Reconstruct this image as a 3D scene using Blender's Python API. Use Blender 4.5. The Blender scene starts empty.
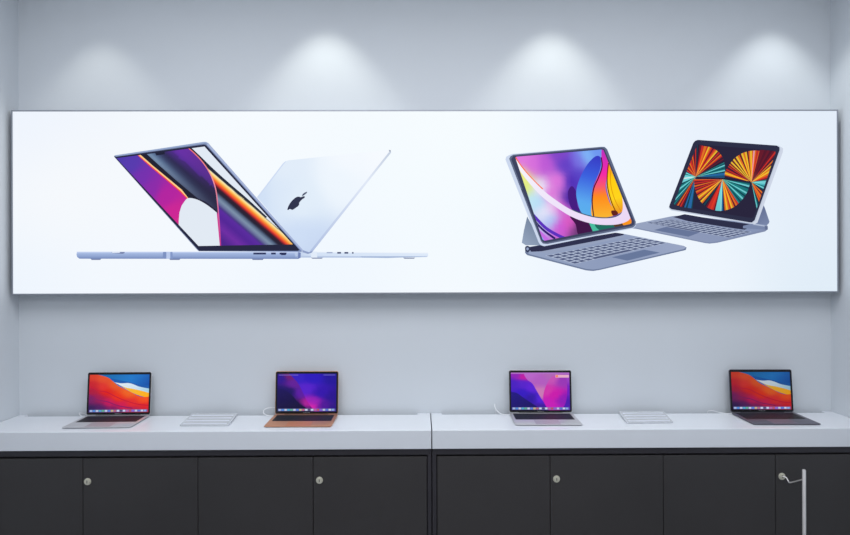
import bpy, bmesh, math, random
from math import sin, cos, pi, radians
from mathutils import Vector, Matrix
random.seed(7)
S = bpy.context.scene
COL = S.collection

# ------------------------------------------------------------------ helpers
def lin(c):
    r = []
    for v in c[:3]:
        v = max(0.0, v / 255.0)
        r.append(v / 12.92 if v <= 0.04045 else ((v + 0.055) / 1.055) ** 2.4)
    return tuple(r)

def link(o, parent=None):
    COL.objects.link(o)
    if parent: o.parent = parent
    return o

def tag(o, label=None, cat=None, group=None, kind=None):
    if label: o['label'] = label
    if cat: o['category'] = cat
    if group: o['group'] = group
    if kind: o['kind'] = kind
    return o

def empty(name, loc, rz=0, **k):
    o = bpy.data.objects.new(name, None); o.empty_display_size = .05
    o.location = loc; o.rotation_euler = (0, 0, rz); link(o); return tag(o, **k)

def obj(name, bm, mat, parent=None, smooth=False, bevel=0, seg=2):
    me = bpy.data.meshes.new(name)
    bmesh.ops.recalc_face_normals(bm, faces=bm.faces)
    bm.to_mesh(me); bm.free()
    me.materials.append(mat)
    if smooth:
        for p in me.polygons: p.use_smooth = True
    o = bpy.data.objects.new(name, me); link(o, parent)
    if bevel:
        m = o.modifiers.new('bevel', 'BEVEL'); m.width = bevel; m.segments = seg
        m.limit_method = 'ANGLE'; m.angle_limit = radians(40)
    if smooth:
        try: me.set_sharp_from_angle(angle=radians(40))
        except Exception: pass
    return o

def box(bm, x0, x1, y0, y1, z0, z1):
    vs = [bm.verts.new(p) for p in ((x0,y0,z0),(x1,y0,z0),(x1,y1,z0),(x0,y1,z0),(x0,y0,z1),(x1,y0,z1),(x1,y1,z1),(x0,y1,z1))]
    for f in ((0,3,2,1),(4,5,6,7),(0,1,5,4),(1,2,6,5),(2,3,7,6),(3,0,4,7)):
        bm.faces.new([vs[i] for i in f])

def prism(bm, outline, z0, z1):
    a = [bm.verts.new((x, y, z0)) for x, y in outline]
    b = [bm.verts.new((x, y, z1)) for x, y in outline]
    n = len(a)
    bm.faces.new(a[::-1]); bm.faces.new(b)
    for i in range(n): bm.faces.new([a[i], a[(i+1) % n], b[(i+1) % n], b[i]])

def loft(bm, rings):
    rs = [[bm.verts.new(p) for p in r] for r in rings]
    n = len(rs[0])
    bm.faces.new(rs[0][::-1]); bm.faces.new(rs[-1])
    for a, b in zip(rs, rs[1:]):
        for i in range(n): bm.faces.new([a[i], a[(i+1) % n], b[(i+1) % n], b[i]])

def rrect(x0, x1, y0, y1, r, seg=5, ins=0):
    x0 += ins; x1 -= ins; y0 += ins; y1 -= ins; r = max(r - ins, 1e-4)
    out = []
    for cx, cy, a in ((x1-r, y0+r, -90), (x1-r, y1-r, 0), (x0+r, y1-r, 90), (x0+r, y0+r, 180)):
        for k in range(seg+1):
            t = radians(a + 90*k/seg); out.append((cx + r*cos(t), cy + r*sin(t)))
    return out

def cyl(bm, c, axis, r0, r1, h, n=24):
    q = Vector((0,0,1)).rotation_difference(Vector(axis)).to_matrix().to_4x4()
    bmesh.ops.create_cone(bm, cap_ends=True, segments=n, radius1=r0, radius2=r1, depth=h,
                          matrix=Matrix.Translation(Vector(c) + Vector(axis).normalized()*h/2) @ q)

def spline(pts, n=8, closed=False):
    out = []; m = len(pts)
    rng = range(m) if closed else range(m-1)
    for i in rng:
        if closed: p0, p1, p2, p3 = pts[(i-1) % m], pts[i], pts[(i+1) % m], pts[(i+2) % m]
        else: p0, p1, p2, p3 = pts[max(i-1,0)], pts[i], pts[i+1], pts[min(i+2,m-1)]
        for k in range(n):
            t = k/n
            out.append(tuple(.5*((2*b)+(-a+c)*t+(2*a-5*b+4*c-d)*t*t+(-a+3*b-3*c+d)*t**3)
                             for a, b, c, d in zip(p0, p1, p2, p3)))
    if not closed: out.append(tuple(pts[-1]))
    return out

def tube(bm, pts, r, n=10):
    pts = [Vector(p) for p in pts]; rings = []; up = Vector((.13,.21,.97)).normalized()
    for i, p in enumerate(pts):
        t = (pts[min(i+1,len(pts)-1)] - pts[max(i-1,0)]).normalized()
        u = t.cross(up).normalized(); v = u.cross(t)
        rings.append([p + r*(cos(2*pi*k/n)*u + sin(2*pi*k/n)*v) for k in range(n)])
    loft(bm, rings)

# ------------------------------------------------------------------ materials
def mat(name, rgb, rough=.5, metal=0, spec=.5, noise=0, nscale=8, bump=0, bscale=200, coat=0, trans=0, ior=1.45):
    m = bpy.data.materials.new(name); m.use_nodes = True
    nt = m.node_tree; b = nt.nodes['Principled BSDF']
    b.inputs['Base Color'].default_value = (*lin(rgb), 1)
    b.inputs['Roughness'].default_value = rough
    b.inputs['Metallic'].default_value = metal
    b.inputs['Specular IOR Level'].default_value = spec
    b.inputs['Coat Weight'].default_value = coat
    b.inputs['Transmission Weight'].default_value = trans
    b.inputs['IOR'].default_value = ior
    tc = nt.nodes.new('ShaderNodeTexCoord')
    if noise:
        n = nt.nodes.new('ShaderNodeTexNoise'); n.inputs['Scale'].default_value = nscale; n.inputs['Detail'].default_value = 4
        r = nt.nodes.new('ShaderNodeValToRGB'); c = lin(rgb)
        r.color_ramp.elements[0].position = .3; r.color_ramp.elements[1].position = .7
        r.color_ramp.elements[0].color = (*[v*(1-noise) for v in c], 1)
        r.color_ramp.elements[1].color = (*[min(1, v*(1+noise)) for v in c], 1)
        nt.links.new(tc.outputs['Object'], n.inputs['Vector'])
        nt.links.new(n.outputs['Fac'], r.inputs['Fac']); nt.links.new(r.outputs['Color'], b.inputs['Base Color'])
    if bump:
        n2 = nt.nodes.new('ShaderNodeTexNoise'); n2.inputs['Scale'].default_value = bscale
        bp = nt.nodes.new('ShaderNodeBump'); bp.inputs['Strength'].default_value = bump; bp.inputs['Distance'].default_value = .001
        nt.links.new(tc.outputs['Object'], n2.inputs['Vector'])
        nt.links.new(n2.outputs['Fac'], bp.inputs['Height']); nt.links.new(bp.outputs['Normal'], b.inputs['Normal'])
    return m

def emat(name, strength, gloss=0.0):
    m = bpy.data.materials.new(name); m.use_nodes = True
    nt = m.node_tree; b = nt.nodes['Principled BSDF']
    a = nt.nodes.new('ShaderNodeVertexColor'); a.layer_name = 'Col'
    b.inputs['Base Color'].default_value = (0.0, 0.0, 0.0, 1)
    b.inputs['Roughness'].default_value = .35 if not gloss else gloss
    b.inputs['Specular IOR Level'].default_value = .0 if not gloss else .25
    nt.links.new(a.outputs['Color'], b.inputs['Emission Color'])
    b.inputs['Emission Strength'].default_value = strength
    return m

M = {}
M['wall'] = mat('wall_paint', (209, 215, 221), .85, noise=.012, nscale=1.5, bump=.08, bscale=350)
M['ceil'] = mat('ceiling_paint', (225, 228, 232), .9, noise=.01, nscale=2)
M['floor'] = mat('floor_tile', (120, 122, 126), .35, noise=.05, nscale=3)
M['top'] = mat('white_laminate', (221, 226, 233), .3, noise=.008, nscale=5)
M['cab'] = mat('charcoal_laminate', (55, 53, 54), .42, noise=.07, nscale=2.5, bump=.05, bscale=600)
M['cabframe'] = mat('charcoal_frame', (48, 46, 52), .4, noise=.05, nscale=4)
M['brass'] = mat('nickel_lock', (206, 204, 188), .4, .3, noise=.05, nscale=60)
M['dark'] = mat('dark_slot', (30, 30, 32), .5, noise=.05)
M['chrome'] = mat('brushed_steel', (222, 219, 219), .35, .5, noise=.04, nscale=40)
M['frame'] = mat('grey_aluminium', (150, 155, 166), .4, .5, noise=.03, nscale=20)
M['silver'] = mat('silver_aluminium', (202, 202, 206), .38, .55, noise=.015, nscale=30)
M['gold'] = mat('copper_gold_aluminium', (205, 150, 122), .38, .6, noise=.02, nscale=30)
M['grey'] = mat('dark_grey_aluminium', (112, 110, 122), .38, .6, noise=.02, nscale=30)
M['bezel'] = mat('black_glass', (9, 9, 14), .2, noise=.02)
M['key'] = mat('black_key', (34, 34, 40), .5, noise=.03)
M['well'] = mat('black_keyboard_well', (9, 9, 12), .5, noise=.03)
M['rubber'] = mat('rubber', (20, 20, 22), .7, noise=.02)
M['cable'] = mat('white_cable', (236, 238, 242), .45, noise=.01)
M['text'] = mat('grey_lettering', (150, 150, 155), .5, noise=.01)
M['print'] = mat('pale_grey_print', (205, 210, 220), .5, noise=.01)
M['poster'] = emat('backlit_print', 1.0)
M['screen'] = emat('laptop_screen', 1.0, .25)
def acrylic():
    m = bpy.data.materials.new('clear_acrylic'); m.use_nodes = True
    nt = m.node_tree; b = nt.nodes['Principled BSDF']
    n = nt.nodes.new('ShaderNodeTexNoise'); n.inputs['Scale'].default_value = 6
    mr = nt.nodes.new('ShaderNodeMapRange'); mr.inputs['To Min'].default_value = .08; mr.inputs['To Max'].default_value = .16
    nt.links.new(n.outputs['Fac'], mr.inputs['Value']); nt.links.new(mr.outputs['Result'], b.inputs['Roughness'])
    b.inputs['Base Color'].default_value = (*lin((232, 236, 243)), 1)
    b.inputs['Transmission Weight'].default_value = .35
    b.inputs['IOR'].default_value = 1.45
    return m
M['acrylic'] = acrylic()

# ------------------------------------------------------------------ camera
CAM = Vector((0, -2.94, 1.5126)); F = 600.0
cd = bpy.data.cameras.new('camera'); cd.sensor_width = 36; cd.lens = 36*F/850; cd.clip_start = .05
cam = bpy.data.objects.new('camera', cd); COL.objects.link(cam)
CM = Matrix.Rotation(radians(-.45), 4, 'Z') @ Matrix.Rotation(pi/2, 4, 'X') @ Matrix.Rotation(radians(-.16), 4, 'Z')
cam.matrix_world = Matrix.Translation(CAM) @ CM
S.camera = cam
def on_y(x, y, Y):          # photo measurement -> point on the vertical plane at depth Y
    d = CM.to_3x3() @ Vector(((x-425)/F, -(y-267.5)/F, -1)); t = (Y-CAM.y)/d.y
    return CAM + t*d

# ------------------------------------------------------------------ room
XL, XR, YB, ZC = -1.956, 2.022, -5.2, 2.98
def struct(name, x0, x1, y0, y1, z0, z1, m):
    bm = bmesh.new(); box(bm, x0, x1, y0, y1, z0, z1)
    o = obj(name, bm, m); o['kind'] = 'structure'; return o
struct('wall_back', XL-.1, XR+.1, 0, .1, 0, ZC, M['wall'])
struct('wall_left', XL-.1, XL, YB, 0, 0, ZC, M['wall'])
struct('wall_right', XR, XR+.1, YB, 0, 0, ZC, M['wall'])
struct('floor', XL-.1, XR+.1, YB, .1, -.1, 0, M['floor'])
struct('ceiling', XL-.1, XR+.1, YB, .1, ZC, ZC+.1, M['ceil'])

# ------------------------------------------------------------------ worktops and cabinets
ZT = .80
def worktop(x0, x1, s0, s1, label):
    bm = bmesh.new(); yf, yb, ys = -.315, -.001, -.033
    prism(bm, [(x0, yf), (x1, yf), (x1, yb), (s1, yb), (s1, ys), (s0, ys), (s0, yb), (x0, yb)], ZT-.082, ZT)
    o = obj('worktop', bm, M['top'], bevel=.0022, seg=2)
    return tag(o, label, 'worktop', 'white worktops along the wall')
worktop(XL+.002, .0462, XL+.045, -.016, 'left white worktop, holding the copper laptop')
worktop(.0506, XR-.002, .103, XR-.05, 'right white worktop, holding the dark grey laptop')

def cabinet(x0, x1, edges, locks, label):
    zt = ZT-.0825
    r = empty('cabinet', ((x0+x1)/2, -.15, 0), label=label, cat='cabinet', group='charcoal cabinets under the worktops')
    ox, oy = (x0+x1)/2, -.15
    def bx(bm, a, b, c, d, e, f): box(bm, a-ox, b-ox, c-oy, d-oy, e, f)
    bm = bmesh.new()
    e0, e1 = edges[0], edges[-1]
    bx(bm, x0, x1, -.284, -.002, .08, zt)                 # body
    bx(bm, x0, x1, -.306, -.2845, .691, zt)                # top rail
    bx(bm, x0, e0-.003, -.306, -.2845, .08, .6905)
    bx(bm, e1+.003, x1, -.306, -.2845, .08, .6905)
    obj('carcass', bm, M['cabframe'], r, bevel=.0012)
    bm = bmesh.new(); bx(bm, x0+.01, x1-.01, -.25, -.01, 0, .0795)
    obj('plinth', bm, M['dark'], r)
    for i in range(4):
        bm = bmesh.new()
        a, b = edges[i]+.0012, edges[i+1]-.0012
        bx(bm, a, b, -.303, -.2855, .085, .6815)
        d = obj('door', bm, M['cab'], r, bevel=.0013)
        if i in locks:
            l = edges[i] + locks[i]; bm = bmesh.new()
            c = (l-ox, -.3028-oy, .586 if i == 3 and x0 > 0 else .580)
            cyl(bm, c, (0,-1,0), .0155, .0145, .0035, 32)
            cyl(bm, (c[0], c[1]-.0034, c[2]), (0,-1,0), .0115, .0105, .0028, 32)
            k = obj('lock', bm, M['brass'], d, smooth=True)
            k['label'] = 'small round nickel lock'
            bm = bmesh.new(); box(bm, c[0]-.0012, c[0]+.0012, c[1]-.0070, c[1]-.0061, c[2]-.006, c[2]+.006)
            obj('keyhole', bm, M['dark'], d)
    return r
LE = [XL+.008, -1.479, -.977, -.473, .027]
RE = [.071, .569, 1.069, 1.566, XR-.008]
cabinet(XL+.002, .0465, LE, {1: .021, 3: .028}, 'charcoal four-door cabinet beneath the worktop with the copper laptop')
cabinet(.0505, XR-.002, RE, {1: .028, 3: .028}, 'charcoal four-door cabinet behind the slim metal post')

# ------------------------------------------------------------------ slim metal post
pt = on_y(804, 469.5, -.40); pb = on_y(803.4, 535, -.40); lk = Vector((RE[3]+.028, -.311, .586))
px, py = pt.x, -.40
root = empty('metal_post', (px, py, 0), label='slim silver metal post with a bent arm reaching a cabinet lock', cat='post')
bm = bmesh.new()
loft(bm, [[(r*cos(2*pi*k/20), r*sin(2*pi*k/20), z) for k in range(20)] for r, z in
          ((.0072,.006),(.0072,pt.z-.003),(.006,pt.z-.0008),(.0035,pt.z))])
obj('pole', bm, M['chrome'], root, smooth=True)
bm = bmesh.new()
loft(bm, [[(r*cos(2*pi*k/32), r*sin(2*pi*k/32), z) for k in range(32)] for r, z in ((.09,0),(.09,.006),(.085,.009),(.02,.012))])
obj('base_plate', bm, M['chrome'], root, smooth=True)
bm = bmesh.new()
el = on_y(789.3, 482.2, -.335); en = on_y(803.6, 479.2, -.40)
pts = [(lk.x-.003-px, lk.y-.002-py, lk.z+.003), (lk.x+.008-px, lk.y-.010-py, lk.z+.001), (el.x-.004-px, el.y-py, el.z+.004), (el.x+.003-px, el.y-.004-py, el.z), (en.x-px, en.y-py, en.z)]
tube(bm, spline(pts, 5), .0027)
obj('hook_arm', bm, M['chrome'], root, smooth=True)

# ------------------------------------------------------------------ painter of flat coloured pictures
def mix(a, b, t):
    t = max(0, min(1, t)); return tuple(p+(q-p)*t for p, q in zip(a, b))
def ramp(stops, t):
    if t <= stops[0][0]: return stops[0][1]
    for (a, ca), (b, cb) in zip(stops, stops[1:]):
        if t <= b: return mix(ca, cb, (t-a)/(b-a))
    return stops[-1][1]
def lingrad(p0, p1, stops):
    dx, dy = p1[0]-p0[0], p1[1]-p0[1]; L = dx*dx+dy*dy
    return lambda x, y: ramp(stops, ((x-p0[0])*dx+(y-p0[1])*dy)/L)
def idw(samples, p=2.5):
    ext = max(a for (a, b), c in samples)-min(a for (a, b), c in samples); e2 = (.11*ext)**2
    p = 5
    def f(x, y):
        W = 0; c = [0, 0, 0]
        for (a, b), col in samples:
            w = 1/(((x-a)**2+(y-b)**2+e2)**(p/2)); W += w
            for i in range(3): c[i] += w*col[i]
        return tuple(v/W for v in c)
    return f

def paint(name, layers, place, material, parent, dz):
    """layers: (points, colour or function, grid step, convex clip polygon); place(x, y, height) -> 3-D point"""
    V, Fs, Cs = [], [], []
    for li, L in enumerate(layers):
        pts, col = L[0], L[1]; step = L[2] if len(L) > 2 else None; clip = L[3] if len(L) > 3 else None
        bm = bmesh.new()
        try: f = bm.faces.new([bm.verts.new((x, y, 0)) for x, y in pts])
        except Exception: bm.free(); continue
        f.normal_update()
        if f.normal.z < 0: f.normal_flip()
        bmesh.ops.triangulate(bm, faces=bm.faces[:], ngon_method='EAR_CLIP')
        def cut(co, no, clear=False):
            bmesh.ops.bisect_plane(bm, geom=bm.verts[:]+bm.edges[:]+bm.faces[:], dist=1e-7, plane_co=co, plane_no=no, clear_outer=clear)
        if clip:
            cx = sum(p[0] for p in clip)/len(clip); cy = sum(p[1] for p in clip)/len(clip)
            for i in range(len(clip)):
                a, b = clip[i], clip[(i+1) % len(clip)]
                n = Vector((b[1]-a[1], a[0]-b[0], 0))
                if n.length < 1e-9: continue
                if n.dot(Vector((cx-a[0], cy-a[1], 0))) > 0: n = -n
                cut((a[0], a[1], 0), n, True)
        if step and callable(col) and bm.verts:
            xs = [v.co.x for v in bm.verts]; ys = [v.co.y for v in bm.verts]
            x = min(xs)+step
            while x < max(xs): cut((x, 0, 0), (1, 0, 0)); x += step
            y = min(ys)+step
            while y < max(ys): cut((0, y, 0), (0, 1, 0)); y += step
        base = len(V); bm.verts.index_update()
        for v in bm.verts: V.append(place(v.co.x, v.co.y, li*dz))
        for f in bm.faces:
            Fs.append([base+l.vert.index for l in f.loops])
            for l in f.loops:
                c = col(l.vert.co.x, l.vert.co.y) if callable(col) else col
                Cs.append((*lin(c), 1))
        bm.free()
    me = bpy.data.meshes.new(name); me.from_pydata([tuple(v) for v in V], [], Fs)
    a = me.color_attributes.new('Col', 'FLOAT_COLOR', 'CORNER')
    for i, c in enumerate(Cs): a.data[i].color = c
    me.materials.append(material); me.update()
    o = bpy.data.objects.new(name, me); link(o, parent); return o

# ------------------------------------------------------------------ light box
BX0, BX1, BZ0, BZ1, BY = -1.9345, 2.0015, 1.388, 2.2625, -.085
lb = empty('light_box', ((BX0+BX1)/2, 0, BZ0), label='long glowing advertising light box mounted on the back wall', cat='light box')
ox, oz = (BX0+BX1)/2, BZ0
bm = bmesh.new()
W, H = (BX1-BX0)/2, BZ1-BZ0
fr = .006
for a in ((-W, W, 0, fr), (-W, W, H-fr, H), (-W, -W+fr, fr, H-fr), (W-fr, W, fr, H-fr)):
    box(bm, a[0], a[1], BY, -.001, a[2], a[3])
box(bm, -W+fr, W-fr, -.02, -.001, fr, H-fr)
obj('frame', bm, M['frame'], lb)
def PZ(base):
    def place(x, y, h):
        p = on_y(x, y, BY+.002)
        return (p.x-ox, BY+.002-base-h, p.z-oz)
    return place
bgc = idw([((20,120),(238,244,254)),((60,200),(248,250,252)),((90,290),(244,249,255)),((250,130),(246,251,255)),((460,160),(248,253,255)),
           ((450,270),(246,251,255)),((600,130),(238,246,255)),((700,270),(240,247,254)),((600,285),(236,244,255)),((760,150),(232,241,253)),((825,130),(226,236,248)),((825,200),(229,239,250)),((825,285),(223,236,247)),
           ((430,200),(244,251,255)),((350,280),(240,247,255)),((30,285),(236,244,254)),((480,230),(240,248,254))], 2.2)
L_ = [[(x, y) for x, y in ((11.8,110.6),(838.1,110.0),(838.1,292.1),(11.8,294.8))], bgc, 12]
poster = paint('poster', [tuple(L_)], PZ(0), M['poster'], lb, 0)

def zc(x0, y0, s): return lambda pts: [(x0+x/s, y0+y/s) for x, y in pts]
def shift(pts, dx, dy): return [(x+dx, y+dy) for x, y in pts]
def band(a, b): return a + b[::-1]

# -- picture 1: laptop seen from its open screen side
A = zc(170, 130, 4.114)
B3 = zc(70, 235, 4.722)
disp = [(116.6,158.2),(204.6,146.6),(292.9,244.4),(198.6,246.0)]
pl = []
# base slab
pl.append((B3([(33,80),(1085,80),(1090,86),(1088,108),(1078,113),(45,112),(34,104),(31,92)]),
           lingrad((0,251.5),(0,259),[(0,(196,212,242)),(.25,(164,184,224)),(.7,(144,164,208)),(1,(112,132,182))]), 2))
pl.append((B3([(33,79),(1085,79),(1085,83),(33,83)]), (196,210,243)))
pl.append((B3([(440,80),(455,80),(455,112),(438,112)]), (126,146,194)))
pl.append((B3([(456,80),(472,80),(474,112),(455,112)]), (186,202,236)))
pl.append((B3([(474,80),(484,80),(486,112),(476,112)]), (132,152,200)))
for a, b in ((97,148),(468,522),(858,915)):
    pl.append((B3([(a,112),(b,112),(b-5,118),(a+6,118)]), (120,132,170)))
pl.append((B3([(196,80),(258,80),(258,85),(250,89),(200,86)]), (120,132,172)))
pl.append((B3([(198,80),(236,80),(236,84),(200,85)]), (226,234,250)))
for a, b in ((866,926),(950,972),(990,1022)):
    pl.append((B3([(a,83),(b,83),(b,92),(a,92)]), (52,60,98)))
pl.append((B3([(992,84),(1024,84),(1018,95),(998,95)]), (44,50,90)))
pl.append((B3([(1078,80),(1090,84),(1089,108),(1076,113)]), (112,130,182)))
# lid
pl.append(([(114.2,156.8),(114.6,155.6),(116,155.2),(203,142.1),(206,141.9),(208.6,143.4),(303,250.2),(301.5,251.8),(199,251.2),(197,249.5)],
           lingrad((115,150),(300,250),[(0,(92,100,135)),(.35,(118,132,168)),(1,(120,138,182))]), 10))
pl.append(([(114.6,155.5),(203,142),(206,141.9),(208.6,143.2),(207.6,144.0),(205,143.4),(116,156.6)], (150,168,205)))
pl.append(([(208.4,143.5),(303,250),(301.8,251.2),(206.6,144.5)], (166,180,216)))
pl.append(([(115,157.2),(204,144.6),(206.3,145.4),(299.6,249.9),(298,250.9),(199.2,250.9)], (40,42,66)))
# wallpaper
pl.append((disp, idw([((118,158),(78,62,170)),((128,166),(88,60,175)),((140,180),(118,50,175)),((150,190),(140,45,170)),((165,198),(180,38,160)),((172,212),(205,40,150)),
                      ((180,225),(215,45,140))]), 3))
pl.append((band([(136.2,154),(150,166.4),(165,179),(179,191),(187.2,199)], [(137.4,154),(151.4,166),(166.4,178.4),(180.6,190.4),(189,198.4)]), (246,72,72), None, disp))
pl.append((band([(137.2,154),(151.2,166),(166.2,178.6),(180.4,190.6),(188,198.6)], [(138.6,153),(152.6,165.4),(167.6,177.8),(181.8,189.6),(190.4,198)]), (255,206,140), None, disp))
pl.append((band([(138.6,153),(152.6,165.4),(167.6,177.8),(181.8,189.6),(189.4,199.4)], [(147,151.5),(162,165.6),(178,179.6),(194,192.6),(206,203)]), (36,36,52), None, disp))
arc = spline([(186.5,147),(194,153.5),(201.6,161.6),(207.5,170),(212.2,179.5),(215.4,190),(217,202),(218.2,215),(219.4,232),(220.2,247)], 6)
def steel(x, y):
    t = (y-152)-(x-145)*.86; d = (x-145)/70
    c = ramp([(-60,(120,52,176)),(-30,(104,50,166)),(-22,(84,48,150)),(-15,(50,48,88)),(-10,(62,72,110)),(-5,(98,122,156)),(-1,(124,148,178)),(.5,(110,130,160))], t)
    return mix(c, (44,42,66), max(0, (d-.15)*1.0) if t > -24 else max(0, (d-.5)*.6))
pl.append((band([(144.6,152),(160,166),(176,180.1),(192,193.6),(204,203.5),(217,214)], arc[:42]), steel, 2.2, disp))
# white patch with dark rim
wp = spline([(184.6,201.5),(187.6,198.4),(193,198.4),(200,200.8),(208,205.6),(216.8,212.5)], 5)
pl.append((wp+[(220,246.6),(198.6,246.6),(178.8,227.5),(178.9,220),(179.6,212.6),(181.6,206)], (226,234,244), None, disp))
pl.append((wp[10:]+[(216.6,210),(206,201.8),(198,198.4),(190,197.8)], (44,42,64), None, disp))
# right of arc
right = arc + [(300,247),(300,200),(204.6,144),(190,146)]
pl.append((right, (226,234,245), None, disp))
dl = spline([(188.5,147.2),(199,157),(209,166.8),(220,177),(232,187.5),(246,199.5),(258,210.5),(266,218)], 4)
lowr = arc[6:] + [(300,247)] + [(266,218)] + dl[::-1]
def streak(x, y):
    # coordinate across the diagonal stripe
    t = (y-169) - (x-207.7)*.86 - 0
    k = (x-207)/90
    t2 = t/(1+.0*k)
    return ramp([(-3,(34,38,56)),(-1.2,(40,40,56)),(-.2,(250,240,190)),(2.2,(255,206,110)),(4.5,(250,140,50)),(7,(236,72,52)),(9,(150,36,50)),(10.5,(52,34,50)),(14.5,(40,38,56)),
                 (17,(84,100,128)),(21,(128,148,172)),(25,(104,112,152)),(28,(72,54,130)),(30,(92,46,160)),(38,(84,40,150)),(48,(112,48,164)),(60,(78,40,140))], t2)
def streak2(x, y):
    # bands fan slightly: remap using bottom/top spacing
    return streak(x, y)
pl.append((lowr+[], streak2, 1.3, disp))
pl.append((band(dl, shift(dl, 1.2, -1.0)), (40,46,62), None, disp))
pl.append((band(arc, shift(arc, 1.1, -.3)), lingrad((190,147),(220,246),[(0,(250,120,110)),(.4,(240,150,160)),(1,(196,60,140))]), 6, disp))
pl.append(([(155.4,153.0),(164.6,151.6),(165,154.3),(156.4,155.6)], (36,38,60)))   # notch
p = paint('laptop_picture', pl, PZ(.0006), M['poster'], poster, .00004)
p['label'] = 'printed picture of an open laptop with purple and orange screen'

# -- picture 2: laptop seen from its lid side
pl = []
pl.append((B3([(1060,80),(1110,78),(1690,84),(1692,97),(1685,104),(1500,108),(1064,107)]),
           lingrad((295,0),(428,0),[(0,(186,202,232)),(.1,(212,226,246)),(1,(222,234,250))]), 8))
pl.append((B3([(1090,98),(1370,100),(1640,100),(1690,99),(1684,104),(1500,108),(1375,107),(1070,107)]), (186,202,230)))
pl.append((B3([(1140,78),(1690,83),(1690,87),(1140,82)]), (236,243,252)))
pl.append((B3([(1140,78),(1165,78),(1168,107),(1138,107)]), (226,236,250)))
pl.append((B3([(1370,100),(1680,101),(1500,109),(1380,107)]), (168,186,218)))
for a, b in ((1145,1195),(1580,1630)):
    pl.append((B3([(a-8,107),(b,107),(b-6,112),(a,112)]), (122,134,168)))
pl.append((B3([(1212,81),(1240,81),(1240,86),(1212,86)]), (150,164,200)))
for a, b in ((1262,1280),(1296,1314),(1332,1339)):
    pl.append((B3([(a,80.5),(b,80.5),(b,88),(a,88)]), (62,72,112)))
lid = [(257,197.2),(283,163.4),(285.6,161.2),(289,160.3),(388.6,149.9),(390.4,150.2),(390.8,151.8),(312.6,250.8),(309,252.6),(303.5,251)]
pl.append((lid, idw([((260,197),(208,224,246)),((285,163),(226,237,250)),((300,240),(206,222,246)),((385,153),(246,250,255)),((340,180),(238,246,254)),
                     ((310,250),(200,216,242)),((280,195),(220,233,249)),((300,200),(226,238,250)),((350,160),(244,249,255))]), 8))
pl.append(([(390.6,151.0),(391.2,152.6),(312.8,251.5),(310,252.8),(310,251),(388.6,152.6)], lingrad((391,151),(311,252),[(0,(196,206,224)),(.3,(226,234,248)),(1,(176,192,226))]), 8))
pl.append(([(388.8,149.9),(390.8,150.2),(390.9,151.7),(389.2,151.6)], (160,170,188)))
pl.append(([(257,197.2),(283,163.4),(285.6,161.2),(286,161.8),(284,164),(258,198)], (206,220,244)))
pl.append(([(303,250.2),(309,252.2),(313,250.4),(312,252.6),(308,254),(302,252)], (142,158,198)))
Z = zc(270, 170, 10.7)
ap = spline([(186,424),(194,396),(212,360),(240,325),(268,300),(292,287),(312,286),(330,291),(350,283),(366,281),(374,288),(368,299),(346,314),(328,332),
             (314,350),(313,368),(302,386),(282,401),(264,414),(244,426),(230,424),(212,417),(200,427)], 4, True)
pl.append((Z(ap), (50,54,78)))
pl.append((Z(spline([(342,276),(350,260),(368,244),(398,233),(392,248),(376,262),(356,275)], 4, True)), (84,92,116)))
p = paint('laptop_picture', pl, PZ(.0006), M['poster'], poster, .00004)
p.location.y = -.0003*0
p['label'] = 'printed picture of a pale laptop seen from behind its lid'

# -- deck helper for the tablet keyboards
def bil(q, u, v):
    a, b, c, d = q
    return tuple((1-v)*((1-u)*a[i]+u*b[i]) + v*((1-u)*d[i]+u*c[i]) for i in (0, 1))
def keys(q, rows, cols, cA, cB, T):
    out = [(T(list(q)), cB)]
    for r in range(rows):
        off = .25*(r % 2)/cols
        for c in range(cols):
            u0, u1, v0, v1 = (c+.12)/cols+off*.3, (c+.88)/cols+off*.3, (r+.14)/rows, (r+.86)/rows
            if r == rows-1 and 3 <= c <= 8:
                if c > 3: continue
                u1 = 8.88/cols
            u1 = min(u1, .995)
            out.append((T([bil(q,u0,v0), bil(q,u1,v0), bil(q,u1,v1), bil(q,u0,v1)]), cA))
    return out

# -- picture 4: far tablet with fan pattern (drawn before the near one)
D = zc(630, 205, 5.667)
E_ = zc(665, 135, 5.633)
pl = []
pl.append((D([(700,110),(735,20),(757,0),(765,20),(790,95),(786,104),(774,116)]), lingrad((755,205),(768,226),[(0,(92,104,140)),(1,(124,138,172))]), 3))
pl.append((D([(-5,122),(20,108),(240,63),(312,58),(772,112),(780,120),(781,138),(765,150),(495,214),(450,219),(425,216),(30,134),(-6,134)]), (128,140,172)))
pl.append((D([(-5,120),(20,108),(240,63),(312,58),(772,112),(760,140),(495,206),(450,212),(425,209),(30,128)]),
           lingrad((640,225),(760,235),[(0,(152,164,192)),(.5,(140,152,184)),(1,(134,148,182))]), 6))
pl.append((D([(244,68),(310,52),(470,80),(705,112),(650,140),(600,134),(330,92)]), (46,48,74)))
pl.append((D([(640,118),(700,104),(775,116),(781,124),(779,140),(770,140),(640,132)]), (122,136,170)))
pl.append((D([(700,104),(775,118),(772,124),(698,112)]), (176,188,212)))
pl.append((D([(762,118),(780,120),(781,138),(766,140)]), (100,112,146)))
pl += keys([(232,82),(690,152),(560,186),(88,100)], 5, 14, (84,94,128), (172,184,208), D)
pl.append((D([(135,142),(205,124),(395,155),(330,180)]), (104,118,154)))
pl.append((E_([(158,48),(168,34),(184,27),(638,60),(662,74),(662,96),(520,492),(502,503),(480,500),(34,425),(20,412),(24,396)]), (196,206,224)))
pl.append((E_([(640,62),(664,76),(663,96),(520,494),(500,504),(494,498),(512,484),(652,84)]), (206,214,230)))
pl.append((E_([(158,46),(168,34),(184,28),(628,60),(644,70),(644,86),(504,480),(488,493),(474,492),(34,418),(22,406),(26,392)]), (46,48,72)))
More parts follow.
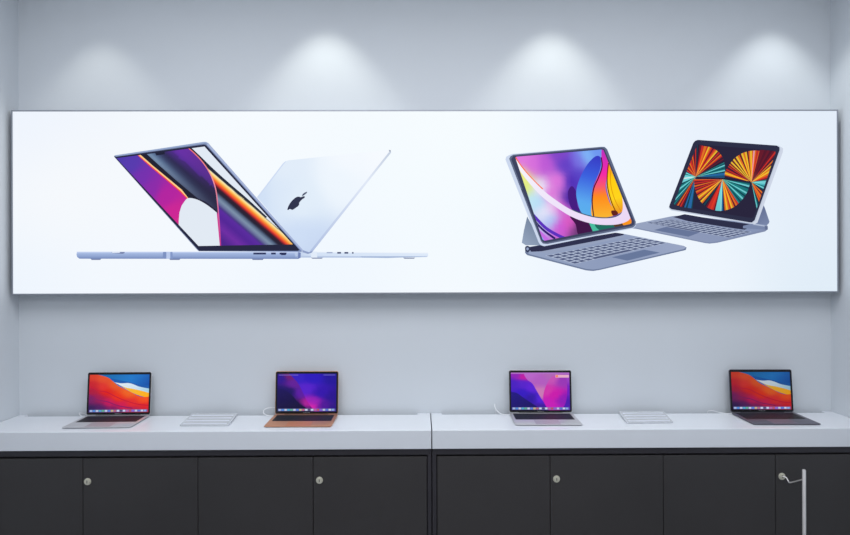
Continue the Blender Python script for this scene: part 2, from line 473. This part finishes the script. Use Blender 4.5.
scr = E_([(178,62),(186,54),(606,86),(620,96),(618,108),(498,462),(486,468),(60,400),(46,392)])
pl.append((scr, (42,38,62)))
Cn = lambda *p: E_(list(p))
R_, O_, Y_, DR, TL_, CY, BL, DK, DT, PK = (214,50,40),(240,120,36),(255,208,50),(110,28,44),(30,130,130),(120,220,224),(40,110,170),(42,34,56),(20,74,88),(250,170,190)
def fan(c, arcpts, cols, clip=scr):
    pts = spline(arcpts, 10); n = len(cols); out = []
    m = len(pts)-1
    for i in range(n):
        a = i/n*m; b = (i+1)/n*m
        ia, ib = int(a), min(int(math.ceil(b)), m)
        def at(t):
            k = min(int(t), m-1); f = t-k
            return tuple(pts[k][j]+(pts[k+1][j]-pts[k][j])*f for j in (0, 1))
        seq = [at(a)] + [pts[k] for k in range(int(a)+1, int(math.ceil(b)))] + [at(b)]
        hot = cols[i]
        cc = E_([c])[0]; ee = E_([at((a+b)/2)])[0]
        col = lingrad(cc, ee, [(0, mix(hot,(255,240,150),.35) if hot not in (DK,DT,DR) else hot), (.35, hot), (1, mix(hot,(40,30,60),.12))])
        out.append((E_([c]+seq), col, 3, clip))
    return out
# left fan
pl += fan((172,236), [(215,62),(255,70),(296,92),(322,124),(334,160),(337,200),(334,240)],
          [R_,O_,O_,R_,Y_,O_,R_,DR,R_,O_,Y_,DR,R_,DR,O_,R_,DR,DK,DR,DK,DK,TL_,DT,CY,TL_,DT,TL_,CY,DT,BL,BL,DT,BL])
pl += fan((172,236), [(185,54),(200,58),(215,62)], [DK,DR,R_])
pl += fan((172,236), [(86,235),(100,200),(118,160),(140,118),(160,80),(185,54)],
          [CY,CY,TL_,CY,DT,R_,DR,O_,R_,DR,O_,R_,R_,DR,O_,R_,DR,DK,R_,DK,DT])
pl += fan((172,236), [(150,440),(110,420),(80,400),(50,390),(60,340),(76,280),(86,235)],
          [DT,BL,BL,DT,BL,DK,DR,R_,DR,O_,DR,DT,TL_,DT,CY,TL_,DT,TL_,CY,TL_,DT,CY,CY,(230,245,245),CY])
# centre fan
pl += fan((322,250), [(163,250),(165,290),(178,335),(202,378),(240,410),(290,427),(340,424),(390,404),(432,365),(462,320),(478,270)],
          [O_,R_,DR,R_,DR,O_,DR,R_,DR,O_,R_,DR,O_,Y_,O_,DR,Y_,O_,DK,DT,DK,DR,R_,R_,(240,60,40),R_,DR,CY,CY,CY,(150,230,230),BL,DK,O_,Y_,O_,R_,Y_,O_,DR,O_,R_,TL_,DT,TL_,CY,TL_,DT,TL_,CY,TL_,TL_,DT,CY,TL_,DT])
# right fan
pl += fan((485,266), [(334,232),(338,205),(352,182),(366,160),(392,130),(430,105),(470,92),(505,88),(532,90)],
          [DR,O_,Y_,O_,DR,R_,DR,DK,R_,DR,O_,DR,Y_,DR,Y_,DR,Y_,O_,DR,Y_,O_,Y_,DR,O_,Y_,O_,PK,O_,R_,R_,O_])
pl += fan((485,266), [(532,84),(580,88),(622,100),(600,160),(590,205),(580,250)],
          [DR,DR,(90,26,44),DR,(80,26,46),DR,R_,DR,DK,O_,DR,Y_,O_,Y_,O_,R_,DR])
pl += fan((485,266), [(580,250),(570,290),(556,330),(540,372),(526,412),(512,450)],
          [TL_,CY,CY,(80,190,200),TL_,CY,DT,DK,O_,DR,O_,O_,R_,O_,DK,DT,TL_,CY,DT,DK])
pl.append((E_([(178,240),(330,240),(478,262),(478,268),(330,250),(178,244)]), (36,32,56), None, scr))
p = paint('tablet_picture', pl, PZ(.0006), M['poster'], poster, .000012)
p['label'] = 'printed picture of a tablet on a keyboard with orange and teal fans'

# -- picture 3: near tablet with colourful swirls
G = zc(520, 220, 4.722)
T1 = zc(500, 140, 4.864)
pl = []
pl.append((T1([(106,500),(116,440),(132,372),(200,500),(196,512),(125,512)]), lingrad((522,245),(540,225),[(0,(152,168,192)),(1,(116,132,158))]), 3))
pl.append((G([(24,140),(34,128),(455,60),(492,66),(772,122),(786,130),(782,142),(376,236),(345,241),(312,238),(34,166),(24,156)]), (110,124,156)))
pl.append((G([(40,144),(455,60),(492,66),(770,122),(783,129),(774,137),(376,230),(345,234),(312,231),(40,160)]),
           lingrad((525,250),(690,245),[(0,(150,164,194)),(.5,(142,156,188)),(1,(156,168,198))]), 6))
pl.append((G([(40,130),(100,118),(450,60),(492,66),(485,72),(140,146),(52,150)]), (48,50,78)))
pl.append((G([(90,150),(480,75),(500,80),(130,160)]), (150,162,190)))
pl += keys([(118,168),(560,82),(696,108),(258,208)], 5, 14, (84,94,128), (176,188,212), G)
pl.append((G([(432,176),(585,140),(660,154),(505,192)]), (104,120,156)))
pl.append((G(spline([(24,128),(34,122),(46,128),(46,144),(36,152),(25,146)], 4, True)), (52,60,90)))
pl.append((G(spline([(30,132),(37,130),(41,136),(36,144),(30,140)], 4, True)), (150,164,196)))
pl.append((T1([(26,96),(30,82),(44,74),(60,68),(492,33),(508,33),(520,44),(660,398),(660,416),(648,430),(240,512),(214,517),(198,512),(188,500)]), (204,216,238)))
pl.append((T1([(44,92),(50,80),(64,72),(492,34),(508,35),(520,46),(659,398),(658,414),(646,426),(230,506),(208,504),(198,492)]), (96,106,134)))
pl.append((T1([(54,94),(64,78),(492,40),(506,44),(652,398),(650,412),(640,418),(222,500),(208,496),(200,484)]), (62,68,96)))
dsp = T1([(74,86),(80,82),(492,47),(502,50),(638,392),(638,404),(628,410),(216,490),(206,484)])
pl.append((dsp, idw([(T1([a])[0], c) for a, c in [((100,90),(226,120,226)),((160,120),(216,110,222)),((220,120),(190,90,214)),((280,200),(228,120,222)),((240,260),(224,110,216)),
      ((300,330),(220,100,210)),((320,120),(98,62,196)),((290,70),(130,70,200)),((350,200),(76,44,180)),((340,290),(66,36,160)),((380,100),(120,110,225)),((420,80),(130,190,250)),
      ((470,60),(110,150,240)),((380,180),(90,70,200)),((100,180),(240,246,130)),((120,240),(226,240,120)),((150,290),(190,232,250)),((190,300),(176,226,248)),
      ((220,350),(230,236,252)),((250,390),(170,206,246)),((200,240),(236,240,252)),((290,420),(208,84,214)),((330,400),(224,90,196)),((250,330),(240,200,240)),((380,440),(110,60,120))]]), 4))
def t1(pts, n=6, closed=True): return T1(spline(pts, n, closed))
pl.append((t1([(330,250),(350,225),(372,260),(376,320),(400,352),(380,356),(350,338),(334,300)]), (70,30,130), None, dsp))
pl.append((t1([(470,78),(486,84),(490,120),(478,165),(456,210),(446,260),(444,310),(452,372),(400,358),(378,310),(370,250),(388,185),(420,125),(450,90)]),
           lingrad(T1([(470,80)])[0], T1([(400,360)])[0], [(0,(56,60,196)),(.35,(60,96,222)),(.8,(92,170,240)),(1,(90,176,236))]), 3, dsp))
pl.append((t1([(496,40),(520,80),(532,120),(522,170),(512,230),(530,300),(556,350),(540,372),(452,376),(444,310),(450,240),(474,180),(494,130),(492,80)]),
           lingrad(T1([(500,50)])[0], T1([(510,370)])[0], [(0,(190,50,190)),(.35,(244,40,170)),(.55,(250,90,110)),(.7,(255,140,30)),(1,(250,180,50))]), 3, dsp))
rim = spline([(488,84),(492,130),(474,185),(452,235),(444,300),(452,374)], 6)
pl.append((T1(band(rim, shift(rim, 6, 1))), (70,24,50), None, dsp))
pl.append((t1([(528,100),(560,130),(582,180),(594,250),(600,320),(592,350),(560,356),(535,300),(518,230),(520,170)]),
           lingrad(T1([(530,120)])[0], T1([(590,350)])[0], [(0,(255,150,30)),(.3,(255,206,20)),(.7,(255,214,30)),(1,(236,150,40))]), 3, dsp))
rim = spline([(524,112),(518,170),(520,230),(538,300),(562,354)], 6)
pl.append((T1(band(rim, shift(rim, 5, 0))), (110,30,20), None, dsp))
rim = spline([(540,130),(534,180),(540,240),(560,300),(588,350)], 6)
pl.append((T1(band(rim, shift(rim, 3, 0))), (214,130,10), None, dsp))
pl.append((t1([(540,345),(565,345),(572,362),(548,368)]), (100,36,30), None, dsp))
pl.append((t1([(340,372),(400,388),(450,400),(456,446),(420,452),(380,460),(366,410)]), (66,24,74), None, dsp))
pl.append((T1([(430,400),(462,408),(484,440),(452,448)]), (74,190,160), None, dsp))
pl.append((t1([(462,408),(540,408),(600,400),(606,420),(540,432),(486,440)]), (34,110,96), None, dsp))
pl.append((T1([(540,405),(600,400),(602,420),(560,426)]), (90,60,40), None, dsp))
pl.append((T1([(590,402),(640,385),(640,408),(600,416)]), (250,150,30), None, dsp))
pl.append((T1([(610,330),(622,350),(640,395),(622,392)]), (250,130,60), None, dsp))
for pts, w, c in (([(146,336),(180,376),(230,425),(290,460),(330,476)], 13, (92,50,190)), ([(146,350),(180,400),(220,440),(270,476)], 9, (50,30,110)),
                  ([(150,370),(180,424),(215,460),(240,485)], 22, (200,110,230)), ([(165,410),(190,450),(215,490)], 14, (120,180,245))):
    s = spline(pts, 6); pl.append((T1(band(s, shift(s, -w*.6, w))), c, None, dsp))
rr = spline([(78,84),(110,132),(160,190),(210,238)], 6); pl.append((T1(band(rr, shift(rr, -5, 3))), (250,110,70), None, dsp))
up = spline([(70,84),(110,140),(160,196),(220,254),(290,306),(350,342),(420,368),(480,380),(535,380),(572,370),(592,350),(596,310),(588,250),(574,214)], 6)
lo = spline([(62,96),(100,156),(150,220),(210,282),(270,326),(340,370),(410,398),(480,412),(560,412),(612,398),(634,376),(628,340),(610,296),(586,232)], 6)
pl.append((T1(band(up, lo)), lingrad((515,160),(628,220),[(0,(246,246,252)),(.5,(238,226,250)),(1,(236,216,246))]), 5, dsp))
pl.append((T1(band(up[30:60], shift(up[30:60], 0, -5))), (60,90,110), None, dsp))
for a in ((102,240),(122,280),(112,260)):
    pl.append((T1(spline([(a[0],a[1]),(a[0]+7,a[1]+2),(a[0]+12,a[1]+18),(a[0]+5,a[1]+14)], 3, True)), (70,78,104)))
p = paint('tablet_picture', pl, PZ(.0014), M['poster'], poster, .00003)
p['label'] = 'printed picture of a tablet on a keyboard with swirling pink and blue screen'

# ------------------------------------------------------------------ laptops
LW, LD, LH = .304, .206, .206
SW, SH = .2835, .1790
def dock(n, seedv, y0=.018, y1=.066):
    random.seed(seedv); out = []
    out.append(([(.015,y0-.006),(.985,y0-.006),(.985,y1+.006),(.015,y1+.006)], (110,110,170)))
    pal = [(190,210,235),(70,150,230),(230,235,240),(60,190,210),(90,200,120),(235,240,245),(80,130,230),(240,200,90),(225,90,90),(245,245,248),(60,60,70),(245,245,250),(230,90,150),(225,60,60),(150,90,220),(225,228,235),(80,120,220),(240,240,245),(150,190,240)]
    for i in range(n):
        u = .025+.95*i/n; w = .95/n*.8
        out.append(([(u,y0),(u+w,y0),(u+w,y1),(u,y1)], mix(pal[i % len(pal)], (90,110,180), .3)))
    return out
def conv(z, x0, x1, y0, y1): return [((x-x0)/(x1-x0), 1-(y-y0)/(y1-y0)) for x, y in z]
CL = [(0,0),(1,0),(1,1),(0,1)]
def wallpaper_waves(dim=1.0):
    q = lambda *z: conv(z, 225, 682, 72, 365)
    d = lambda c: tuple(v*dim for v in c)
    L = []
    L.append((CL, lingrad((.3,1),(1,.6),[(0,d((20,104,170))),(.5,d((30,120,200))),(1,d((16,70,160)))]), .1))
    s1 = spline([(380,100),(430,110),(520,130),(600,150),(690,160)], 5)
    s2 = spline([(690,185),(600,168),(520,150),(430,136),(390,125)], 5)
    L.append((q(*(s1+s2)), d((24,90,170)), None, CL))
    a = spline([(395,118),(420,132),(470,140),(520,138),(560,148),(610,168),(690,184)], 6)
    b = spline([(395,118),(440,146),(490,170),(560,186),(620,200),(690,222)], 6)
    L.append((q(*band(a, b)), lingrad((.4,.8),(1,.55),[(0,d((226,232,240))),(.6,d((206,226,240))),(1,d((160,206,226)))]), .1, CL))
    c = spline([(440,142),(500,182),(560,216),(620,240),(690,256)], 6)
    a2 = spline([(440,146),(500,172),(560,184),(620,198),(690,218)], 6)
    L.append((q(*band(a2, c)), lingrad((.5,.7),(1,.5),[(0,d((240,190,70))),(1,d((252,172,20)))]), .1, CL))
    t = spline([(215,70),(270,70),(320,80),(370,98),(410,130),(450,162),(500,186),(550,212),(600,238),(645,248),(690,244)], 6)
    L.append((q(*(t+[(690,370),(215,370)])), idw([((x-225)/457 if 0 else ((x-225)/457, 1-(y-72)/293), d(c_)) for (x,y), c_ in
        [((240,90),(214,60,40)),((330,100),(224,80,40)),((420,150),(226,90,34)),((520,215),(236,100,30)),((650,265),(240,80,24)),((330,170),(222,50,44)),((240,150),(196,30,44)),((250,200),(170,20,60)),
         ((350,210),(222,30,20)),((450,250),(232,46,16)),((560,300),(226,40,40)),((670,320),(224,30,30)),((240,260),(110,28,100)),((300,250),(160,20,80)),((380,290),(196,16,90)),((480,310),(206,20,80)),((240,340),(48,24,84)),((320,330),(78,26,96)),
         ((420,345),(116,24,96)),((560,345),(176,24,80)),((670,350),(186,24,60))]], 3), .045, CL))
    for pts, col in (([(215,150),(290,190),(360,205),(430,240),(500,270),(600,300),(690,310)], (196,16,50)), ([(215,215),(290,262),(370,280),(450,310),(560,330)], (130,22,96))):
        s = spline(pts, 6); L.append((q(*band(s, shift(s, 0, 7))), d(col), None, CL))
    L.append(([(0,.965),(1,.965),(1,1),(0,1)], d((70,70,110)), None, CL)) if 0 else None
    return L
def wallpaper_violet():
    q = lambda *z: conv(z, 178, 628, 66, 357)
    L = [(CL, idw([((.3,.9),(50,26,190)),((.6,.9),(40,14,186)),((.95,.9),(30,8,150)),((.5,.6),(84,26,200)),((.75,.5),(48,6,170)),((.95,.4),(36,4,140)),((.6,.25),(150,24,180)),((.57,.15),(210,30,170)),((.8,.15),(76,10,150)),((.95,.1),(40,8,130))], 2.6), .07)]
    t = spline([(256,60),(290,90),(335,140),(372,210),(405,275),(440,325),(470,362)], 6)
    L.append((q(*(t+[(170,362),(170,60)])), idw([((.2,.95),(110,20,110)),((.05,.9),(44,16,140)),((.3,.75),(96,24,150)),((.4,.5),(90,20,160)),((.2,.5),(28,12,96)),((.05,.5),(26,12,100)),((.5,.2),(170,24,150)),((.1,.1),(12,6,50)),((.35,.15),(18,8,70)),((.5,.05),(90,14,110))], 2.6), .06, CL))
    L.append((q(*(spline([(170,180),(230,190),(290,230),(340,290),(400,330),(440,362)], 5)+[(170,362)])), lingrad((0,.7),(.4,.0),[(0,(26,12,96)),(1,(14,6,50))]), .08, CL))
    L.append(([(.02,.958),(.35,.958),(.35,.975),(.02,.975)], (120,100,190))); L.append(([(.78,.958),(.98,.958),(.98,.975),(.78,.975)], (110,100,200)))
    return L
def wallpaper_pink():
    q = lambda *z: conv(z, 155, 608, 55, 345)
    L = [(CL, idw([((.3,.95),(184,100,200)),((.5,.8),(176,90,190)),((.7,.95),(176,100,180)),((.95,.9),(150,60,190)),((.5,.45),(200,120,180)),((.9,.5),(110,20,190)),((.97,.2),(70,16,170)),((.7,.2),(150,16,180))], 2.6), .07)]
    c = spline([(500,78),(540,66),(580,80),(590,160),(585,240),(570,300),(530,345),(450,345),(405,270),(410,200),(440,130),(470,90)], 5, True)
    L.append((q(*c), idw([((.7,.85),(196,80,180)),((.6,.5),(206,50,170)),((.75,.4),(200,16,170)),((.62,.2),(196,20,180)),((.9,.3),(140,16,180)),((.9,.8),(150,50,180))], 2.4), .06, CL))
    t = spline([(255,52),(262,80),(285,112),(322,142),(350,190),(378,240),(408,290),(440,350)], 6)
    L.append((q(*(t+[(150,350),(150,52)])), idw([((.1,.95),(140,30,180)),((.22,.9),(190,20,160)),((.05,.7),(70,24,190)),((.2,.7),(84,26,200)),((.35,.6),(90,26,210)),((.5,.3),(80,26,210)),((.2,.45),(50,16,190)),((.35,.3),(46,14,160)),((.1,.2),(24,10,120)),((.5,.05),(60,16,150))], 2.6), .06, CL))
    L.append((q(*(spline([(150,205),(200,214),(250,250),(310,290),(370,330),(400,352)], 5)+[(150,352)])), lingrad((0,.5),(.4,0),[(0,(28,14,130)),(1,(20,8,90))]), .08, CL))
    L.append(([(0,.966),(1,.966),(1,1),(0,1)], (176,110,196)))
    L.append((q((500,72),(604,72),(604,94),(500,94)), (226,170,196))); L.append((q((503,75),(520,75),(520,91),(503,91)), (240,130,90)))
    return L

def make_laptop(px_, py_, deg, body, wall, label, tilt=8, seedv=1):
    r = empty('laptop', (px_, py_, ZT), radians(deg), label=label, cat='laptop', group='open laptops on the worktops')
    bmat_ = M[body]
    def ring(ins, zf):
        o = rrect(-LW/2, LW/2, -LD, 0, .011, 5, ins); return [(x, y, zf((y+LD)/LD)) for x, y in o]
    bm = bmesh.new()
    zb = .0012
    loft(bm, [ring(.010, lambda t: zb+.0003), ring(.003, lambda t: zb+.0010+.0014*t), ring(.0003, lambda t: .0040+.0025*t), ring(0, lambda t: .0049+.0036*t), ring(.0006, lambda t: .0054+.0036*t)])
    base = obj('base', bm, bmat_, r, smooth=True)
    slope = .0052/LD; zt = lambda y: .0054+.0036*(y+LD)/LD
    # keyboard well, keys, trackpad
    bm = bmesh.new()
    def slab(bm, x0, x1, y0, y1, h0, h1, rr=.002, seg=2):
        o = rrect(x0, x1, y0, y1, rr, seg)
        loft(bm, [[(x, y, zt(y)+h0) for x, y in o], [(x, y, zt(y)+h1) for x, y in o]])
    slab(bm, -.1365, .1365, -.118, -.014, -.001, .0002)
    kb = obj('keyboard', bm, M['well'], base)
    bm = bmesh.new(); y = -.016
    for row in range(6):
        h = .010 if row == 0 else .0165
        n = 14 if row < 5 else 0
        if n:
            w = .270/n
            for k in range(n): slab(bm, -.135+k*w+.001, -.135+(k+1)*w-.001, y-h+.0018, y, .0002, .0009, .001, 1)
        else:
            xs = [-.135,-.117,-.098,-.079,-.055,.043,.067,.086,.104,.135]
            for a, b in zip(xs, xs[1:]): slab(bm, a+.001, b-.001, y-h+.0018, y, .0002, .0009, .001, 1)
        y -= h+.0012
    obj('keys', bm, M['key'], kb)
    bm = bmesh.new(); slab(bm, -.056, .056, -.199, -.126, -.001, .00015, .003, 3)
    tp = obj('trackpad', bm, mat('trackpad_'+body, {'silver':(182,180,186),'gold':(206,138,104),'grey':(120,116,130)}[body], .5, .4, noise=.01), base)
    for sx in (-1, 1):
        for yy in (-LD+.03, -.025):
            bm = bmesh.new(); cyl(bm, (sx*.12, yy, 0), (0,0,1), .007, .0065, .0022, 16); obj('rubber_foot', bm, M['rubber'], base)
    bm = bmesh.new(); cyl(bm, (-.105, .0005, .0070), (1,0,0), .0034, .0034, .21, 16)
    obj('hinge', bm, M['bezel'], r, smooth=True)
    # lid in its own frame: x right, y up along the lid, z towards the viewer
    bm = bmesh.new()
    o0 = lambda ins, z: [(x, y, z) for x, y in rrect(-LW/2, LW/2, 0.002, LH, .009, 5, ins)]
    loft(bm, [o0(.002, -.0052), o0(.0005, -.0042), o0(0, -.003), o0(0, -.0006), o0(.0008, 0)])
    lid = obj('lid', bm, bmat_, r, smooth=True)
    lid.location = (0, .002, .0076); lid.rotation_euler = (radians(90-tilt), 0, 0)
    bm = bmesh.new(); prism(bm, rrect(-LW/2+.0016, LW/2-.0016, .0045, LH-.0016, .008, 5), -.0004, .0004)
    bz = obj('bezel', bm, M['bezel'], lid); bz['label'] = 'black glass bezel'
    y0 = .0145
    place = lambda u, v, h: (-SW/2+u*SW, y0+v*SH, .0006+h)
    layers = [tuple(l) for l in wall + dock(19, seedv)]
    sc = paint('display', layers, place, M['screen'], lid, .00002)
    cu = bpy.data.curves.new('wordmark', 'FONT'); cu.body = 'MacBook Air'; cu.size = .0062; cu.align_x = 'CENTER'
    tmp = bpy.data.objects.new('tmp', cu); COL.objects.link(tmp)
    bpy.context.view_layer.update()
    me = bpy.data.meshes.new_from_object(tmp); bpy.data.objects.remove(tmp)
    me.materials.clear(); me.materials.append(M['text'])
    w = bpy.data.objects.new('wordmark', me); link(w, bz); w.location = (0, .0068, .00055)
    return r
make_laptop(-1.450, -.054, 1.2, 'silver', wallpaper_waves(), 'silver laptop with red wave screen, first laptop from the left wall', 5, 1)
make_laptop(-.549, -.053, -.5, 'gold', wallpaper_violet(), 'copper-coloured laptop with dark violet screen', 5, 2)
make_laptop(.580, -.047, -1.2, 'silver', wallpaper_pink(), 'silver laptop with bright pink and purple screen', 5, 3)
make_laptop(1.650, -.056, -.9, 'grey', wallpaper_waves(.82), 'dark grey laptop with red wave screen, beside the right wall', 5, 4)

# ------------------------------------------------------------------ charging cables
def cable(pts, label):
    bm = bmesh.new(); tube(bm, spline(pts, 7), .0016, 8)
    tag(obj('charging_cable', bm, M['cable'], smooth=True), label, 'cable', 'white charging cables')
z = ZT+.002
cable([(-1.606,-.058,z+.004),(-1.625,-.052,z+.003),(-1.645,-.036,z+.010),(-1.648,-.026,z+.012),(-1.630,-.018,z+.006),(-1.615,-.014,z-.012),(-1.61,-.013,z-.05)], 'white cable behind the silver laptop with red wave screen')
cable([(-.7035,-.062,z+.004),(-.725,-.062,z+.003),(-.752,-.052,z+.010),(-.757,-.044,z+.022),(-.745,-.035,z+.032),(-.715,-.025,z+.034),(-.69,-.018,z+.02),(-.68,-.013,z-.04)], 'white cable looping left of the copper-coloured laptop')
cable([(.4275,-.062,z+.004),(.41,-.058,z+.001),(.385,-.050,z+.005),(.367,-.040,z+.020),(.359,-.028,z+.036),(.362,-.020,z+.044),(.366,-.014,z+.02),(.367,-.012,z-.04)], 'white cable curving up beside the pink and purple screen laptop')
cable([(1.498,-.062,z+.004),(1.48,-.052,z+.001),(1.455,-.042,z+.002),(1.43,-.034,z+.008),(1.412,-.028,z+.010),(1.402,-.02,z+.002),(1.40,-.014,z-.03)], 'short white cable left of the dark grey laptop')

# ------------------------------------------------------------------ acrylic plaques
def plaque(quad, label):
    (a, b, c, d) = [Vector((p[0], p[1], 0)) for p in quad]
    cen = (a+b+c+d)/4
    r = empty('acrylic_plaque', (cen.x, cen.y, ZT), label=label, cat='plaque', group='clear plaques lying between the laptops')
    P = lambda u, v, zz: (lambda t: (t.x-cen.x, t.y-cen.y, zz))((1-v)*((1-u)*a+u*b)+v*((1-u)*d+u*c))
    bm = bmesh.new()
    loft(bm, [[P(u, v, zz+.004*(1-v)) for u, v in ((0,0),(0,1),(1,1),(1,0))] for zz in (.0012, .0075)])
    sh = obj('sheet', bm, M['acrylic'], r, bevel=.0006)
    for k in range(4):
        bm = bmesh.new(); v0 = .14+.24*k; v1 = v0+.10
        loft(bm, [[P(u, v, zz+.004*(1-v)) for u, v in ((.05,v0),(.05,v1),(.95,v1),(.95,v0))] for zz in (.0077, .0082)])
        obj('printed_strip', bm, M['print'], sh)
    bm = bmesh.new()
    loft(bm, [[P(u, v, zz) for u, v in ((.02,.01),(.02,.03),(.98,.03),(.98,.01))] for zz in (0, .006)])
    obj('support_foot', bm, M['acrylic'], r); bm = bmesh.new()
    loft(bm, [[P(u, v, zz) for u, v in ((.02,.96),(.02,.99),(.98,.99),(.98,.96))] for zz in (0, .0013)])
    obj('support_foot', bm, M['acrylic'], r)
plaque([(-1.104,-.036),(-.884,-.036),(-.866,-.232),(-1.086,-.229)], 'clear plaque left of the copper laptop')
plaque([(.962,-.036),(1.180,-.036),(1.150,-.216),(.936,-.221)], 'clear plaque left of the dark grey laptop')

# ------------------------------------------------------------------ lights
def light(name, kind, loc, energy, color, rot=(0,0,0), **k):
    d = bpy.data.lights.new(name, kind); d.energy = energy; d.color = color
    for a, b in k.items(): setattr(d, a, b)
    o = bpy.data.objects.new(name, d); o.location = loc; o.rotation_euler = rot; COL.objects.link(o); return o
for x, e, c, zz, sz in ((-.458, 12.5, (1,1,.9), 2.96, 79), (.642, 12.5, (1,1,.9), 2.96, 79), (1.73, 12, (.98,1,.96), 2.96, 79), (-1.548, 5.5, (1,.99,.88), 2.91, 79)):
    light('downlight', 'SPOT', (x, -.229, zz), e, c, (0,0,0), spot_size=radians(sz), spot_blend=.6, shadow_soft_size=.02)
light('ceiling_fill', 'AREA', (.03, -1.5, 2.965), 48, (.98,.98,1), (0,0,0), shape='RECTANGLE', size=3.6, size_y=1.4)  # added soft fill above the worktops, not a known fixture
light('ceiling_fill', 'AREA', (.03, -4.0, 2.965), 44, (.98,.98,1), (0,0,0), shape='RECTANGLE', size=3.6, size_y=1.6)  # second added fill, unseen behind the camera, brightens the room from the front
w = bpy.data.worlds.new('world'); S.world = w; w.use_nodes = True
bg = w.node_tree.nodes['Background']; bg.inputs[0].default_value = (.92,.95,1,1); bg.inputs[1].default_value = .54
S.view_settings.view_transform = 'Standard'
S.view_settings.look = 'None'
S.view_settings.exposure = 0
S.view_settings.gamma = 1
